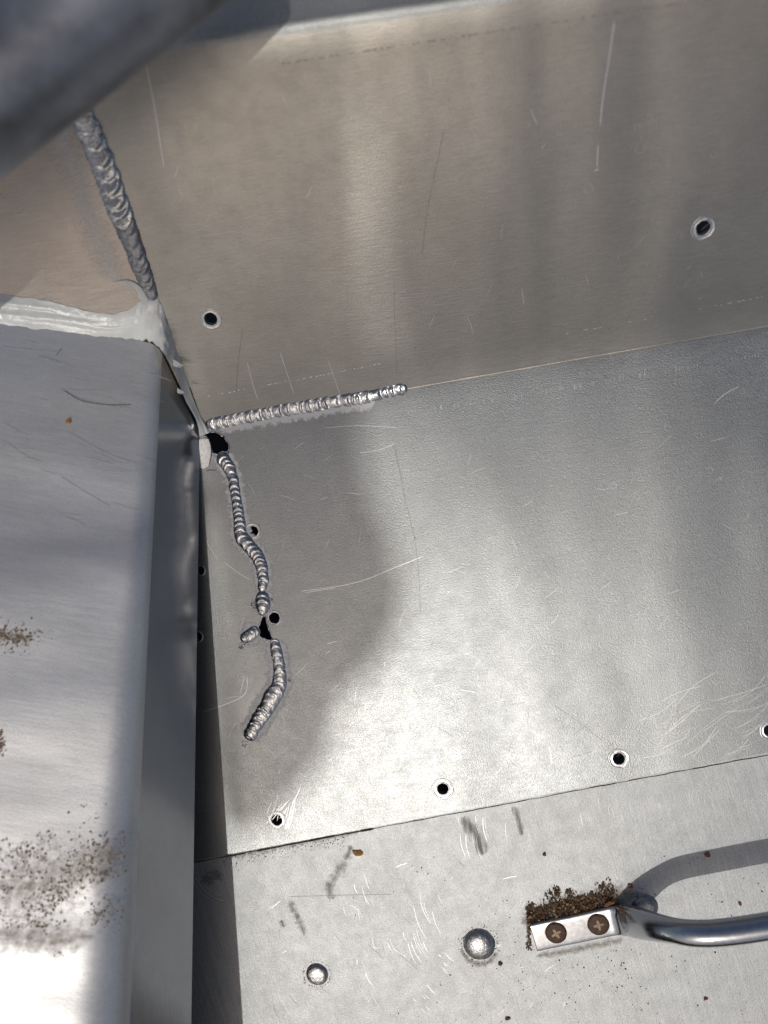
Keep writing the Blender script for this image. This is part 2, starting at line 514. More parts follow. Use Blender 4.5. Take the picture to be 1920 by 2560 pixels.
# rims of the drilled holes: turned burr, shallow dimple, sleeve
for pl, lst in ((PA, A_holes), (PB, B_holes)):
    for (u, v_, r0, r1) in lst:
        k = px * (pl.at(u, v_) - EYE).length / H if pl is PA else px
        a, b_ = r0 * k, r1 * k
        lathe('hole_rim', pl, u, v_, [(b_ * 1.04, -0.00004), (b_ * 1.02, 0.00010), (b_ * 0.95, 0.00014), (b_ * 0.90, 0.00004), (a * 1.28, -0.0001), (a * 1.12, 0.00016),
                                     (a * 1.02, 0.00012), (a, -0.0003), (a, -0.0024)], MR, hull, jit=0.09)
# weld beads
nAB = (PA.n + PB.n).normalized()
def surfAB(u, v_):
    a = PA.at(u, v_); b_ = PB.at(u, v_)
    p = a if (a - F0).dot(E2) > 0 else b_
    return p
W1 = [(514, 1062, 13), (548, 1058, 19), (611, 1045, 20), (695, 1028, 21), (771, 1016, 22), (840, 1004, 20), (905, 996, 20), (938, 988, 18), (952, 984, 16.5), (985, 976, 18), (1018, 967, 16)]
bead('weld_bead', W1, surfAB, nAB, 0.0034, 0.00034, 0.40, MW, hull, 1, 1, 'rippled grey weld bead lying along the fold', 0.0)
W2 = [(546, 1134, 12), (556, 1146, 15), (569, 1163, 13), (581, 1191, 11.5), (588, 1229, 10.5), (594, 1271, 11), (600, 1313, 12.5), (603, 1340, 14), (619, 1362, 14), (640, 1386, 13.5), (653, 1416, 13), (658, 1448, 11.5), (654, 1480, 9)]
W2 = [(a, b_, c * 1.2) for a, b_, c in W2]
bead('weld_bead', W2, PB.at, PB.n, 0.0024, 0.00024, 0.44, MW, hull, 2, 1, 'long wavy weld bead running down from the torn hole')
W2b = [(655, 1476, 10), (656, 1493, 14), (657, 1512, 15), (655, 1530, 10), (654, 1540, 7)]
W2b = [(a, b_, c * 1.2) for a, b_, c in W2b]
bead('weld_bead', W2b, PB.at, PB.n, 0.0030, 0.00030, 0.50, MW, hull, 3, 1, 'short lumpy pitted weld blob above the open crack')
W3 = [(650, 1577, 10), (636, 1580, 13), (620, 1590, 13.5), (601, 1600, 11)]
W3 = [(a, b_, c * 1.15) for a, b_, c in W3]
bead('weld_bead', W3, PB.at, PB.n, 0.0026, 0.00028, 0.44, MW, hull, 4, 1, 'stubby weld bead branching left of the open crack')
W4 = [(684, 1596, 8), (690, 1622, 12), (697, 1660, 13), (699, 1689, 13.5), (698, 1711, 15), (686, 1735, 17.5), (668, 1765, 17), (650, 1794, 16), (631, 1827, 14), (617, 1849, 13)]
W4 = [(a, b_, c * 1.2) for a, b_, c in W4]
bead('weld_bead', W4, PB.at, PB.n, 0.0028, 0.00024, 0.40, MW, hull, 5, 1, 'curved weld bead below the open crack, darker at its end')
# pale etched skirts beside the beads
V = []; Fc = []; EV = []
for i, (W, lf, rt, extra) in enumerate(((W2, 1, 1, 13), (W2b, 1, 1, 16), (W3, 1, 1, 18), (W4, 1, 1, 16), ([(a, b_ + 10, c) for a, b_, c in W1[1:8]], 1, 1, 2))):
    v, f, e = ribbon([(a, b_, c + extra) for a, b_, c in W], PB.at, PB.n, 0.00004 + i * 0.000012, 0.0005, 0.35, i + 3, cross=6)
    n = len(V); V += v; Fc += [[q + n for q in qq] for qq in f]; EV += e
ho = obj('etched_halo', V, Fc, MH, hull, False); add_edge(ho, EV); ho['label'] = 'pale etched skirt round the weld beads'
for lp, sd in ((torn, 1), (crack, 2)):
    n = len(lp); v = []; f = []
    cc = sum(lp, Vector()) / n
    for i in range(n):
        p = lp[i]; out = (p - cc).normalized(); rr = 0.00030 * (1 + 0.7 * noise.noise(Vector((i * 0.7, sd, 0))))
        for k in range(8):
            an = 2 * math.pi * k / 8
            v.append(p + out * (rr * 0.5 + rr * math.cos(an)) + PB.n * (rr * 0.8 * math.sin(an) + 0.00002))
    for i in range(n):
        for k in range(8):
            a = i * 8 + k; b_ = i * 8 + (k + 1) % 8; i2 = ((i + 1) % n) * 8
            f.append([a, b_, i2 + (k + 1) % 8, i2 + k])
    obj('melted_lip', v, f, MW, hull, True)
fl_ = [(500, 1100), (512, 1096), (524, 1098), (529, 1118), (528, 1142), (522, 1166), (510, 1172), (500, 1170)]
v = [PB.at(u, w_, 0.0006 + 0.0007 * (1172 - w_) / 76) for u, w_ in fl_]; v += [p - PB.n * 0.0004 for p in v]
k = len(fl_)
obj('bent_flap', v, [list(range(k))[::-1]] + [[i, (i + 1) % k, (i + 1) % k + k, i + k] for i in range(k)], MR, hull, False)
# spatter pits beside the blob and the branch
def pits(name, lst, mat, parent, seed):
    rnd = random.Random(seed); V = []; Fc = []
    for (u, v_, rr, cnt) in lst:
        for _ in range(cnt):
            a = rnd.uniform(0, 6.28); q = rr * math.sqrt(rnd.random())
            c = PB.at(u + q * math.cos(a), v_ + q * math.sin(a)); r = rnd.uniform(0.8, 2.2) * px; n = len(V)
            V.append(c + Vector((0, 0, r * 0.8 + 0.0001)))
            for k in range(6): V.append(c + Vector((r * math.cos(k * 1.047), r * math.sin(k * 1.047), 0.0001)))
            Fc += [[n, n + 1 + k, n + 1 + (k + 1) % 6] for k in range(6)]
    o = obj(name, V, Fc, mat, parent); o['kind'] = 'stuff'
pits('spatter', [(636, 1512, 9, 26), (675, 1500, 8, 22), (604, 1615, 9, 26), (724, 1700, 5, 12), (612, 1860, 9, 14)], MWD, hull, 3)
# the little hair crack beside the torn hole
marks('hairline_crack', [([(512, 1178), (522, 1176), (530, 1174), (537, 1177), (543, 1176)], 1.3), ([(572, 1121), (571, 1132), (563, 1139)], 2)], PB, MDARK, hull)

# ------------------------------------------------------------------ unseen sheets added above, outlined to shade the wall, weld and bench
HC = 1.8
SV = SUNF / SUNF.z
def to_px(p):                                   # shadow of a point on the lower face, in photo pixels
    q = p + SV * ((PB.p - p).dot(PB.n) / SV.dot(PB.n)); d = H - q.z
    return (960 + q.x / d * FOC, 1280 - q.y / d * FOC)
blocker_outline = [(-900, 660), (100, 665), (400, 690), (495, 800), (520, 1000), (512, 1150), (470, 1188), (-900, 1150), (-900, 1262), (420, 1272), (515, 1310), (540, 1600), (535, 1900), (560, 2040), (600, 2080), (680, 2045), (760, 1965), (825, 1880), (850, 1750), (960, 1640), (1010, 1500), (975, 1350), (915, 1180), (905, 1060), (925, 975),
       (1100, 935), (1500, 866), (1920, 793), (2500, 690)] + [to_px(top_at(q / 100.0)) for q in (34, 28, 22, 16, 10, 4, -2, -8)] + [(-900, 300)]  # outline worked back from the wanted shade, with a strap for the bench band
cp = []
for i in range(len(blocker_outline)):
    p0, p1, p2, p3 = blocker_outline[i - 1], blocker_outline[i], blocker_outline[(i + 1) % len(blocker_outline)], blocker_outline[(i + 2) % len(blocker_outline)]
    for k in range(4):
        f_ = k / 4
        cp.append(tuple(0.5 * (2 * b_ + (c - a) * f_ + (2 * a - 5 * b_ + 4 * c - d) * f_ * f_ + (3 * b_ - a - 3 * c + d) * f_ ** 3) for a, b_, c, d in zip(p0, p1, p2, p3)))
def blocker_pt(u, v_, h): return PB.at(u, v_) + SV * h
blocker = thing('shade_blocker', 'unseen brown sheet added above, out of the picture, to block the sun', 'shade blocker', PB.at(800, 600) + SV * HC)
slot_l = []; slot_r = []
for (u, v_) in ((918, 300), (925, 420), (930, 540), (945, 720), (970, 905)):     # slot cut in the added sheet to put a strip of sun on the wall
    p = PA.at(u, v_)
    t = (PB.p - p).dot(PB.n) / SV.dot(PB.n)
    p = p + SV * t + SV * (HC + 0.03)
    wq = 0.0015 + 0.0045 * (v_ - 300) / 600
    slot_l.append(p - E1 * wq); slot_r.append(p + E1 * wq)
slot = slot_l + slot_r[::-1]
sheet('blocker_sheet', [blocker_pt(u, v_, HC + 0.03) for u, v_ in cp], [slot], PB.n, 0.003, MBLOCK, blocker)

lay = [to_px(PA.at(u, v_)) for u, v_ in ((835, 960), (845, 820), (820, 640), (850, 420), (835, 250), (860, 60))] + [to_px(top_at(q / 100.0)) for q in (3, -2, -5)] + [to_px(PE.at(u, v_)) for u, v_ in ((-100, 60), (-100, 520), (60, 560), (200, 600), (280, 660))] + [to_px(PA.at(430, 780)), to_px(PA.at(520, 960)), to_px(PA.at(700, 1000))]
MBLOCK2 = plain('shade_blocker_opaque', (0.34, 0.25, 0.16), 0.95, 0, 0.25, 90, 0.5, 0.001)
sheet('blocker_second_layer', [blocker_pt(u, v_, HC + 0.06) for u, v_ in lay], [], PB.n, 0.003, MBLOCK2, blocker)  # second opaque layer, added to darken the left of the wall

# ------------------------------------------------------------------ floor plate below the lap, with rivets
floor = thing('floor_plate', 'worn pale aluminium floor plate lapped under the hull panel, with domed rivets', 'floor plate', PC.at(1200, 2300))
outC = [PC.at(u, v_ - 40) for u, v_ in lap] + [PC.at(2300, 2750), PC.at(200, 2750)]
sheet('plate', outC, [], PC.n, 0.002, MC_, floor)
def rivet(u, v_, r, h, flat):
    r *= px * 1.01
    pr = [(r * 1.14, -0.0002), (r * 1.12, 0.00012), (r * 1.03, 0.0001), (r, 0.0004)]
    for k in range(1, 9):
        a = math.pi / 2 * k / 8
        pr.append((r * max(0.0005, math.cos(a)) if k < 8 else 0.00001, 0.0004 + h * (math.sin(a) ** flat)))
    return lathe('rivet', PC, u, v_, pr, MRV, floor, 40, jit=0.03)
rivet(793, 2435, 26, 0.0015, 0.6)['label'] = 'flat topped grey rivet head'
rivet(1198, 2360, 36, 0.0024, 0.9)['label'] = 'shiny domed rivet head'
rivet(1612, 2266, 28, 0.0019, 0.85)['label'] = 'dull rivet head half hidden by the handle'

# ------------------------------------------------------------------ bench box in the near left
bench = thing('bench', 'pale sunlit aluminium bench top with dirt and a down-turned polished front lip', 'bench', T1.lerp(T0, 0.5))
NT = 96; v = []; f = []
v2 = []; f2 = []
for i in range(NT + 1):
    t = 1.6 * i / NT
    a = T0.lerp(T1, t); b_ = L0.lerp(L1, t)
    left = Vector((-0.30, a.y + 0.045 * max(0, 1 - t), 0)); left.z = PD.z(left.x, left.y)
    dl = (left - a).normalized(); dn = (b_ - a).normalized()
    r = 0.004 + 0.008 * t
    r = min(r, (b_ - a).length * 0.45)
    p0 = a + dl * r; p2 = a + dn * r
    row = [left, a + dl * 0.08, p0 + dl * 0.003]
    for k in range(11):
        q = k / 10
        row.append(p0.lerp(a, q).lerp(a.lerp(p2, q), q))
    v += row
    nl = dn.cross((T1 - T0).normalized()).normalized()
    if nl.x < 0: nl = -nl
    v2 += [p2 - nl * 0.00001, p2.lerp(b_, 0.25), p2.lerp(b_, 0.5), p2.lerp(b_, 0.75), b_, b_, b_ - nl * 0.0016, b_ - nl * 0.0016, p2 - nl * 0.0016]
n = 14
for i in range(NT):
    for k in range(n - 1):
        q = i * n + k
        f.append([q, q + 1, q + n + 1, q + n])
    for k in (0, 1, 2, 3, 5, 7):
        q = i * 9 + k
        f2.append([q, q + 1, q + 10, q + 9])
obj('bench_top', v, f, MD, bench, True)
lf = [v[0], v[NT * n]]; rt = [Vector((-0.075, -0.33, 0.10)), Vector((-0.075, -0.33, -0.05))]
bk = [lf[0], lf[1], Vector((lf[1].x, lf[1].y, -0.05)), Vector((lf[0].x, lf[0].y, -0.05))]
obj('unseen_side_panel', bk + [p + Vector((-0.002, 0, 0)) for p in bk], [[0, 1, 2, 3], [7, 6, 5, 4], [0, 4, 5, 1], [1, 5, 6, 2], [2, 6, 7, 3], [3, 7, 4, 0]], MSK, bench, False)  # unseen side, added to keep sky light out from under the bench
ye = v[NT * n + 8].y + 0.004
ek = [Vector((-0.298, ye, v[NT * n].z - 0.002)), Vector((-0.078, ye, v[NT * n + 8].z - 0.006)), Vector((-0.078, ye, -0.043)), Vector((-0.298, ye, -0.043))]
obj('unseen_end_panel', ek + [p + Vector((0, 0.002, 0)) for p in ek], [[0, 1, 2, 3], [7, 6, 5, 4], [0, 4, 5, 1], [1, 5, 6, 2], [2, 6, 7, 3], [3, 7, 4, 0]], MSK, bench, False)  # unseen end, added so the space below the bench stays black
obj('front_lip', v2, f2, ML, bench, True)

# ------------------------------------------------------------------ transom panel, upper left
tr = thing('transom_panel', 'warm brown-grey aluminium transom panel in the upper left, welded to the hull panel', 'transom', PE.at(150, 600))
outE = [PE.at(*q) for q in ((128, -20), (476, 968), (330, 1010), (-160, 960), (-160, -80))]
sheet('panel', outE, [], PE.n, 0.002, ME, tr)
W5 = [(196, 262, 20), (207, 290, 22), (231, 347, 24), (255, 405, 24), (278, 469, 24), (301, 532, 24), (320, 580, 21), (343, 642, 19), (364, 700, 17), (384, 752, 11)]
nAE = (PA.n + PE.n).normalized()
bead('weld_bead', [(a, b_, c) for a, b_, c in W5[:7]], PE.at, nAE, 0.0044, 0.0008, 0.34, MW, tr, 11, -1, 'coarse stacked weld bead down the corner', -0.0004)
bead('weld_bead', [(a, b_, c) for a, b_, c in W5[5:]], PE.at, nAE, 0.0040, 0.0005, 0.42, MWD, tr, 12, -1, 'sooty dark lower end of the corner weld', -0.0004)
gs = [(120, 240, 50), (150, 330, 50), (178, 415, 50), (206, 490, 50), (240, 580, 48), (272, 660, 44), (290, 705, 34)]
v, f, e = ribbon(gs, PE.at, PE.n, 0.00008, 0.001, 0.04, 5, cross=10)
MGD = decal('sanded_band', (0.74, 0.73, 0.71), 1.0, 0.25, 0.95, 0.75, 0.5, 0.5, (150, 1400, 1400), R(20))
go = obj('sanded_band', v, f, MGD, tr, False); add_edge(go, e); go['label'] = 'pale sanded band beside the corner weld'

# ------------------------------------------------------------------ white sealant smeared along the bench joint
seal = thing('sealant_strip', 'smeared white silicone sealant along the joint behind the bench', 'sealant', PD.at(250, 820))
up = [(-120, 722, 'E'), (0, 737, 'E'), (105, 748, 'E'), (181, 768, 'E'), (262, 784, 'E'), (318, 776, 'E'), (352, 752, 'E'), (380, 738, 'E'), (400, 752, 'A'), (418, 803, 'A'), (437, 857, 'A'), (458, 918, 'A'), (480, 985, 'A'), (502, 1040, 'A'), (524, 1082, 'B')]
lo = [(-120, 800, 'D'), (0, 812, 'D'), (105, 823, 'D'), (181, 833, 'D'), (250, 841, 'D'), (300, 846, 'D'), (335, 849, 'D'), (365, 852, 'D'), (384, 858, 'D'), (405, 878, 'X'), (424, 908, 'X'), (443, 944, 'X'), (464, 1002, 'X'), (490, 1050, 'X'), (499, 1092, 'X')]
PLN = {'A': PA, 'B': PB, 'D': PD, 'E': PE}
def sp(q):
    u, v_, k = q
    if k == 'X':
        t = (v_ - 862) / (1086 - 862)
        d = 0.285 + (0.3155 - 0.285) * max(0, min(1, t))
        return depth(u, v_, d)
    return PLN[k].at(u, v_, 0.0002)
NU = 140; NC = 14
uu = catmull([tuple(sp(q)) for q in up], NU); ll = catmull([tuple(sp(q)) for q in lo], NU)
v = []; f = []
for i in range(NU):
    a = Vector(uu[i]); b_ = Vector(ll[i]); t = i / (NU - 1)
    a = a + (a - b_) * (0.10 * noise.noise(Vector((i * 0.22, 1, 0))))
    b_ = b_ + (b_ - a) * (0.08 * noise.noise(Vector((i * 0.25, 5, 0))) + 0.03 * noise.noise(Vector((i * 0.9, 5, 0))))
    wd = (a - b_).length
    up_n = Vector((0.12, -0.25, 1)).normalized()
    for j in range(NC + 1):
        q = j / NC
        p = a.lerp(b_, q)
        arch = math.sin(math.pi * q)
        h = 0.05 * wd * arch + 0.0005 * arch * noise.noise(Vector((i * 0.05, q * 4, 0))) + 0.0005 * arch * noise.noise(Vector((i * 0.03, q * 16, 4)))
        if 0.55 < t < 0.75: h += 0.0014 * arch * noise.noise(Vector((i * 0.3, q * 4, 8)))
        v.append(p + up_n * h)
for i in range(NU - 1):
    for j in range(NC):
        q = i * (NC + 1) + j
        f.append([q, q + 1, q + NC + 2, q + NC + 1])
obj('smear', v, f, MS, seal, True)
# a thin feathered streak dragged up the transom and torn flaps on the strip
v, f, e = ribbon([(285, 708, 2), (310, 704, 4), (335, 710, 6), (356, 735, 9), (368, 760, 10)], lambda a, b_: PE.at(a, b_, 0.0004), PE.n, 0.0003, 0.0008, 0.3, 8, cross=4)
obj('streak', v, f, MS, seal, True)
v = []; f = []
for (u, v_, s) in ((445, 912, 11), (452, 980, 8)):
    c = depth(u, v_, 0.293); n = len(v)
    for (a, b_, z) in ((-1, -1.2, 0), (1.3, 0.2, 0.4), (0.8, 0.9, 0.7), (-0.6, 0.5, 0.2), (-1.1, 0.1, 0.1)):
        v.append(c + Vector((a * s * px, -b_ * s * px, z * 0.002)))
    f.append([n, n + 1, n + 2, n + 3, n + 4][::-1])
obj('torn_flap', v, f, MS, seal, False)

# ------------------------------------------------------------------ grab handle
hb = thing('grab_handle', 'polished steel grab handle screwed flat to the floor plate', 'handle', PC.at(1440, 2325))
path = []           # u, v, height above plate (m), half width, half height, squareness
for q in ((1333, 2341, .0016, .0058, .0016, 8), (1380, 2331, .0016, .0058, .0016, 8), (1440, 2319, .0016, .0058, .0016, 8), (1500, 2306, .0016, .0059, .0016, 8), (1535, 2299, .0019, .0060, .0018, 6),
          (1562, 2300, .0042, .0060, .0026, 4), (1592, 2306, .0095, .0058, .0038, 3), (1634, 2316, .0165, .0052, .0046, 2.2), (1678, 2325, .0222, .0046, .0046, 2), (1722, 2332, .0260, .0046, .0046, 2),
          (1775, 2333, .0280, .0046, .0046, 2), (1840, 2327, .0288, .0046, .0046, 2), (1920, 2315, .0292, .0046, .0046, 2), (2020, 2298, .0292, .0046, .0046, 2), (2160, 2272, .0292, .0046, .0046, 2)):
    c = Plane(PC.p + PC.n * q[2], PC.n).at(q[0], q[1])
    path.append((c.x, c.y, c.z) + q[3:])
sm = catmull(path, 150); v = []; f = []; NS = 28
for i, q in enumerate(sm):
    p = Vector(q[:3]); a = Vector(sm[max(0, i - 1)][:3]); b_ = Vector(sm[min(149, i + 1)][:3])
    td = (b_ - a).normalized()
    side = E2.copy(); side = (side - td * side.dot(td)).normalized(); nn = td.cross(side)
    if nn.z < 0: nn = -nn
    ex = 2 / q[5]
    for j in range(NS):
        an = 2 * math.pi * (j + 0.5) / NS
        cx = math.copysign(abs(math.cos(an)) ** ex, math.cos(an)); sx = math.copysign(abs(math.sin(an)) ** ex, math.sin(an))
        v.append(p + side * cx * q[3] + nn * sx * q[4])
for i in range(149):
    for j in range(NS):
        a = i * NS + j; b_ = i * NS + (j + 1) % NS
        f.append([a, a + NS, b_ + NS, b_])
f.append(list(range(NS)))
bar = obj('bar', v, f, MCH, hb, True)
for (u, v_) in ((1390, 2332), (1496, 2311)):
    pz = Plane(PC.p + PC.n * 0.0032, PC.n)
    r = 0.0043
    s_ = lathe('screw', pz, u, v_, [(r * 1.06, -0.0003), (r * 1.04, 0.00012), (r * 0.97, 0.0004), (r * 0.8, 0.00058), (r * 0.4, 0.00066), (0.00001, 0.00066)], MSC, hb, 32, jit=0.03)
    c = pz.at(u, v_, 0.00078); V = []
    an = R(35 if u < 1450 else 18)
    fx = []
    for k in range(2):
        d = Vector((math.cos(an + k * 1.5708), math.sin(an + k * 1.5708), 0)); d = (d - PC.n * d.dot(PC.n)).normalized(); e = PC.n.cross(d); n = len(V)
        for (x, y) in ((-1, -.22), (-.25, -.35), (.25, -.35), (1, -.22), (1, .22), (.25, .35), (-.25, .35), (-1, .22)):
            V.append(c + d * x * r * 0.5 + e * y * r * 0.42 + Vector((0, 0, k * 0.00002)))
        fx.append(list(range(n, n + 8)))
    obj('cross_recess', V, fx, MSX, s_, False)

# ------------------------------------------------------------------ dark tube close to the lens, top left
tube = thing('rail_tube', 'out of focus dark blue-grey metal tube crossing the upper left corner', 'tube', depth(170, 86, 0.19))
a = depth(-900, 922, 0.19); b_ = depth(480, -156, 0.19)
td = (b_ - a).normalized(); s1 = td.cross(Vector((0, 0, 1))).normalized(); s2 = s1.cross(td)
v = []; f = []
NSEG = 24; NR = 48
for i in range(NSEG + 1):
    p = a.lerp(b_, i / NSEG)
    for j in range(NR):
        an = 2 * math.pi * j / NR
        v.append(p + (s1 * math.cos(an) + s2 * math.sin(an)) * 0.0158)
for i in range(NSEG):
    for j in range(NR):
        q = i * NR + j; q2 = i * NR + (j + 1) % NR
        f.append([q, q2, q2 + NR, q + NR])
f.append([NSEG * NR + j for j in range(NR)])
obj('tube_wall', v, f, MT, tube, True)

# ------------------------------------------------------------------ scratches and shop marks
rnd = random.Random(21)
def dashes(p0, p1, n, hw, fill=0.5, jit=1.5):
    out = []
    for i in range(n):
        if rnd.random() > fill: continue
        t = (i + rnd.random()) / n; L = rnd.uniform(0.15, 0.9) / n
        q = lambda s: (p0[0] + (p1[0] - p0[0]) * s, p0[1] + (p1[1] - p0[1]) * s + rnd.uniform(-jit, jit))
        out.append(([q(t), q(min(1, t + L))], hw))
    return out
def tick_row(p0, p1, n, ln, hw):
    out = []
    for i in range(n):
        t = rnd.random(); u = p0[0] + (p1[0] - p0[0]) * t; v_ = p0[1] + (p1[1] - p0[1]) * t
        k = ln * rnd.uniform(0.4, 1.2)
        out.append(([(u, v_ - k), (u + 1.5, v_ + k)], hw * rnd.uniform(0.5, 1.1)))
    return out
def hairs(n, box, ang, sp_, ln, hw, curve=0.06):
    out = []
    for _ in range(n):
        u = rnd.uniform(box[0], box[2]); v_ = rnd.uniform(box[1], box[3]); a = R(rnd.gauss(ang, sp_)); L = ln * rnd.uniform(0.3, 1.5)
        du, dv = math.cos(a) * L, -math.sin(a) * L; c = rnd.uniform(-curve, curve)
        out.append(([(u, v_), (u + du / 2 - dv * c, v_ + dv / 2 + du * c), (u + du, v_ + dv)], hw * rnd.uniform(0.5, 1.2)))
    return out
bright_A = [([(1536, 50), (1522, 150), (1508, 240), (1500, 315)], 1.6), ([(1495, 360), (1492, 425)], 1.8), ([(1484, 426), (1498, 424)], 2.0),
            ([(362, 150), (385, 260), (410, 420)], 1.3), ([(618, 905), (632, 960), (645, 1000)], 1.2), ([(700, 880), (735, 985)], 1.2), ([(820, 900), (850, 985)], 1.0),
            ([(1305, 720), (1310, 765)], 1.0)]
bright_A += dashes((512, 992), (960, 908), 46, 2.0, 0.75) + dashes((1370, 843), (1930, 738), 34, 1.7, 0.6) + hairs(26, (420, 200, 1850, 900), 80, 30, 35, 0.7)
marks('scratches', bright_A, PA, MSB, hull)
dark_A = dashes((690, 162), (1780, -4), 60, 2.0, 0.85, 1.0) + [([(1112, 318), (1090, 420), (1068, 530), (1055, 640)], 1.0), ([(985, 700), (988, 820), (992, 940)], 0.8), ([(607, 820), (596, 900), (590, 980)], 0.9)]
marks('scuffs', dark_A, PA, MSD, hull)
bright_B = [([(750, 1478), (830, 1468), (905, 1452), (985, 1420), (1060, 1390)], 1.6), ([(760, 1482), (840, 1470)], 1.1), ([(897, 1133), (950, 1124), (990, 1108)], 1.3), ([(810, 1070), (900, 1064), (1000, 1070)], 1.2),
            ([(560, 1405), (600, 1435), (632, 1452)], 1.4), ([(510, 1345), (545, 1400)], 1.0), ([(506, 1780), (560, 1762), (612, 1735), (618, 1690)], 1.5), ([(600, 1735), (612, 1690)], 1.2),
            ([(1850, 965), (1812, 985), (1785, 1010)], 1.6), ([(800, 1250), (820, 1242)], 1.4), ([(868, 1232), (905, 1236)], 1.4), ([(815, 1610), (845, 1602)], 1.4)]
bright_B += tick_row((1240, 1000), (1910, 885), 40, 8, 1.0) + tick_row((1010, 1030), (1240, 1000), 14, 6, 1.0)
bright_B += hairs(34, (1560, 1740, 1880, 1900), 32, 14, 110, 0.9, 0.12) + hairs(110, (560, 1100, 1880, 1960), 20, 45, 34, 0.75) + hairs(60, (820, 1740, 1150, 1960), 40, 60, 30, 0.5)
bright_B += hairs(16, (665, 2010, 735, 2080), 70, 8, 50, 1.6)
def rings(n, box, r0, r1, hw):
    out = []
    for _ in range(n):
        u = rnd.uniform(box[0], box[2]); v_ = rnd.uniform(box[1], box[3]); r = rnd.uniform(r0, r1); ph = rnd.uniform(0, 6.28); q = rnd.uniform(0, 9)
        out.append(([(u + r * (1 + 0.35 * noise.noise(Vector((math.cos(k * 0.6), math.sin(k * 0.6), q)))) * math.cos(ph + k * 0.6), v_ + r * (1 + 0.35 * noise.noise(Vector((math.cos(k * 0.6), math.sin(k * 0.6), q)))) * math.sin(ph + k * 0.6)) for k in range(11)], hw))
    return out
marks('scratches', bright_B, PB, MSB, hull)
marks('water_spots', rings(30, (1250, 930, 1900, 1450), 4, 9, 0.5), PB, MSB, hull, 0.00007)
marks('water_spots', rings(12, (1450, 250, 1900, 800), 5, 14, 0.5), PA, MSB, hull, 0.00007)
dark_B = [([(985, 1112), (1000, 1180), (1015, 1260)], 1.3), ([(1015, 1260), (1035, 1340), (1046, 1420), (1052, 1540)], 0.9), ([(1033, 1335), (1040, 1350)], 2.5), ([(1380, 1760), (1440, 1800), (1510, 1855)], 0.9)]
dark_B += hairs(24, (1000, 1700, 1800, 1950), 60, 40, 40, 0.7)
marks('scuffs', dark_B, PB, MSD, hull)
bright_C = []
def cluster(cu, cv, n, ang, ln, spread, hw):
    out = []; a = R(ang)
    for _ in range(n):
        k = rnd.gauss(0, spread); j = rnd.gauss(0, ln * 0.4); L = ln * rnd.uniform(0.3, 1.2); a2 = a + R(rnd.gauss(0, 3))
        u = cu - math.sin(a) * k + math.cos(a) * j; v_ = cv - math.cos(a) * k - math.sin(a) * j
        du, dv = math.cos(a2) * L, -math.sin(a2) * L
        out.append(([(u, v_), (u + du * .5 - dv * .06, v_ + dv * .5 + du * .06), (u + du, v_ + dv)], hw * rnd.uniform(0.4, 1.1)))
    return out
for (cu, cv, n, an, ln, sp_, hw) in ((985, 2340, 16, -66, 70, 26, 1.0), (930, 2420, 12, -62, 60, 18, 0.9), (1055, 2260, 12, -70, 80, 20, 0.8), (900, 2240, 10, -74, 60, 24, 0.8), (1110, 2395, 9, -40, 30, 10, 1.3), (1055, 2490, 10, -45, 36, 14, 1.2),
                                     (1180, 2060, 14, -80, 60, 40, 0.8), (1420, 2040, 14, -82, 50, 60, 0.7), (1700, 1990, 20, -84, 46, 80, 0.7), (700, 2480, 8, -64, 70, 30, 0.7), (1830, 2110, 8, -82, 40, 30, 0.9)):
    bright_C += cluster(cu, cv, int(n * 0.6), an, ln, sp_ * 1.3, hw * 0.8)
bright_C += hairs(24, (640, 2150, 1900, 2540), 10, 40, 30, 0.8)
bright_C += [([(488, 2190), (510, 2225), (545, 2248), (565, 2252)], 1.6), ([(490, 2180), (520, 2222), (556, 2240)], 1.0), ([(484, 2205), (512, 2240), (548, 2258)], 1.0)]
marks('scratches', bright_C, PC, MSB, floor)
marks('lap_line', [([(u, 2151 - (u - 487) * 0.187 + 4 + rnd.uniform(-1, 1)), (u + 40, 2151 - (u - 447) * 0.187 + 4 + rnd.uniform(-1, 1))], rnd.uniform(1.5, 4.5) if u < 900 else rnd.uniform(0.6, 1.6)) for u in range(480, 1930, 32)], PC, MDARK, floor, 0.0002)  # dark dashes along the lap edge, broader towards the left
dark_C = hairs(30, (620, 2130, 1350, 2540), -65, 20, 40, 0.6) + [([(720, 2242), (850, 2238), (980, 2236)], 1.3)]
marks('scuffs', dark_C, PC, MSD, floor)
# grey smudges of grime on the floor plate
MSM = decal('grime_smudge', (0.18, 0.175, 0.17), 420, 0.42, 0.85, 0.6, 0.0, 0.85)
MSM2 = decal('grime_streaks', (0.16, 0.155, 0.15), 1.0, 0.46, 0.80, 0.6, 0.0, 0.85, (900, 120, 900), R(10))
for k, (pth, mt) in enumerate((([(880, 2110, 14), (868, 2140, 18), (842, 2185, 22), (822, 2220, 18), (835, 2250, 14)], MSM), ([(722, 2250, 12), (742, 2290, 18), (762, 2340, 14)], MSM), ([(702, 2295, 8), (710, 2322, 14)], MSM),
                               ([(1285, 2012, 16), (1298, 2050, 16), (1305, 2092, 10)], MSM2), ([(560, 2140, 20), (640, 2128, 18), (760, 2104, 14), (900, 2078, 10)], MSM), ([(1150, 2040, 30), (1190, 2090, 34), (1210, 2140, 20)], MSM2),
                               ([(500, 2205, 30), (560, 2180, 30)], MSM))):
    v, f, e = ribbon(pth, PC.at, PC.n, 0.00010 + 0.00002 * k, 0.0012, 0.25, 30 + k, cross=6)
    o = obj('smudge', v, f, mt, floor, False); add_edge(o, e)
MDU = decal('brown_dust', (0.30, 0.22, 0.14), 600, 0.40, 0.85, 0.55, 0.0, 0.95)
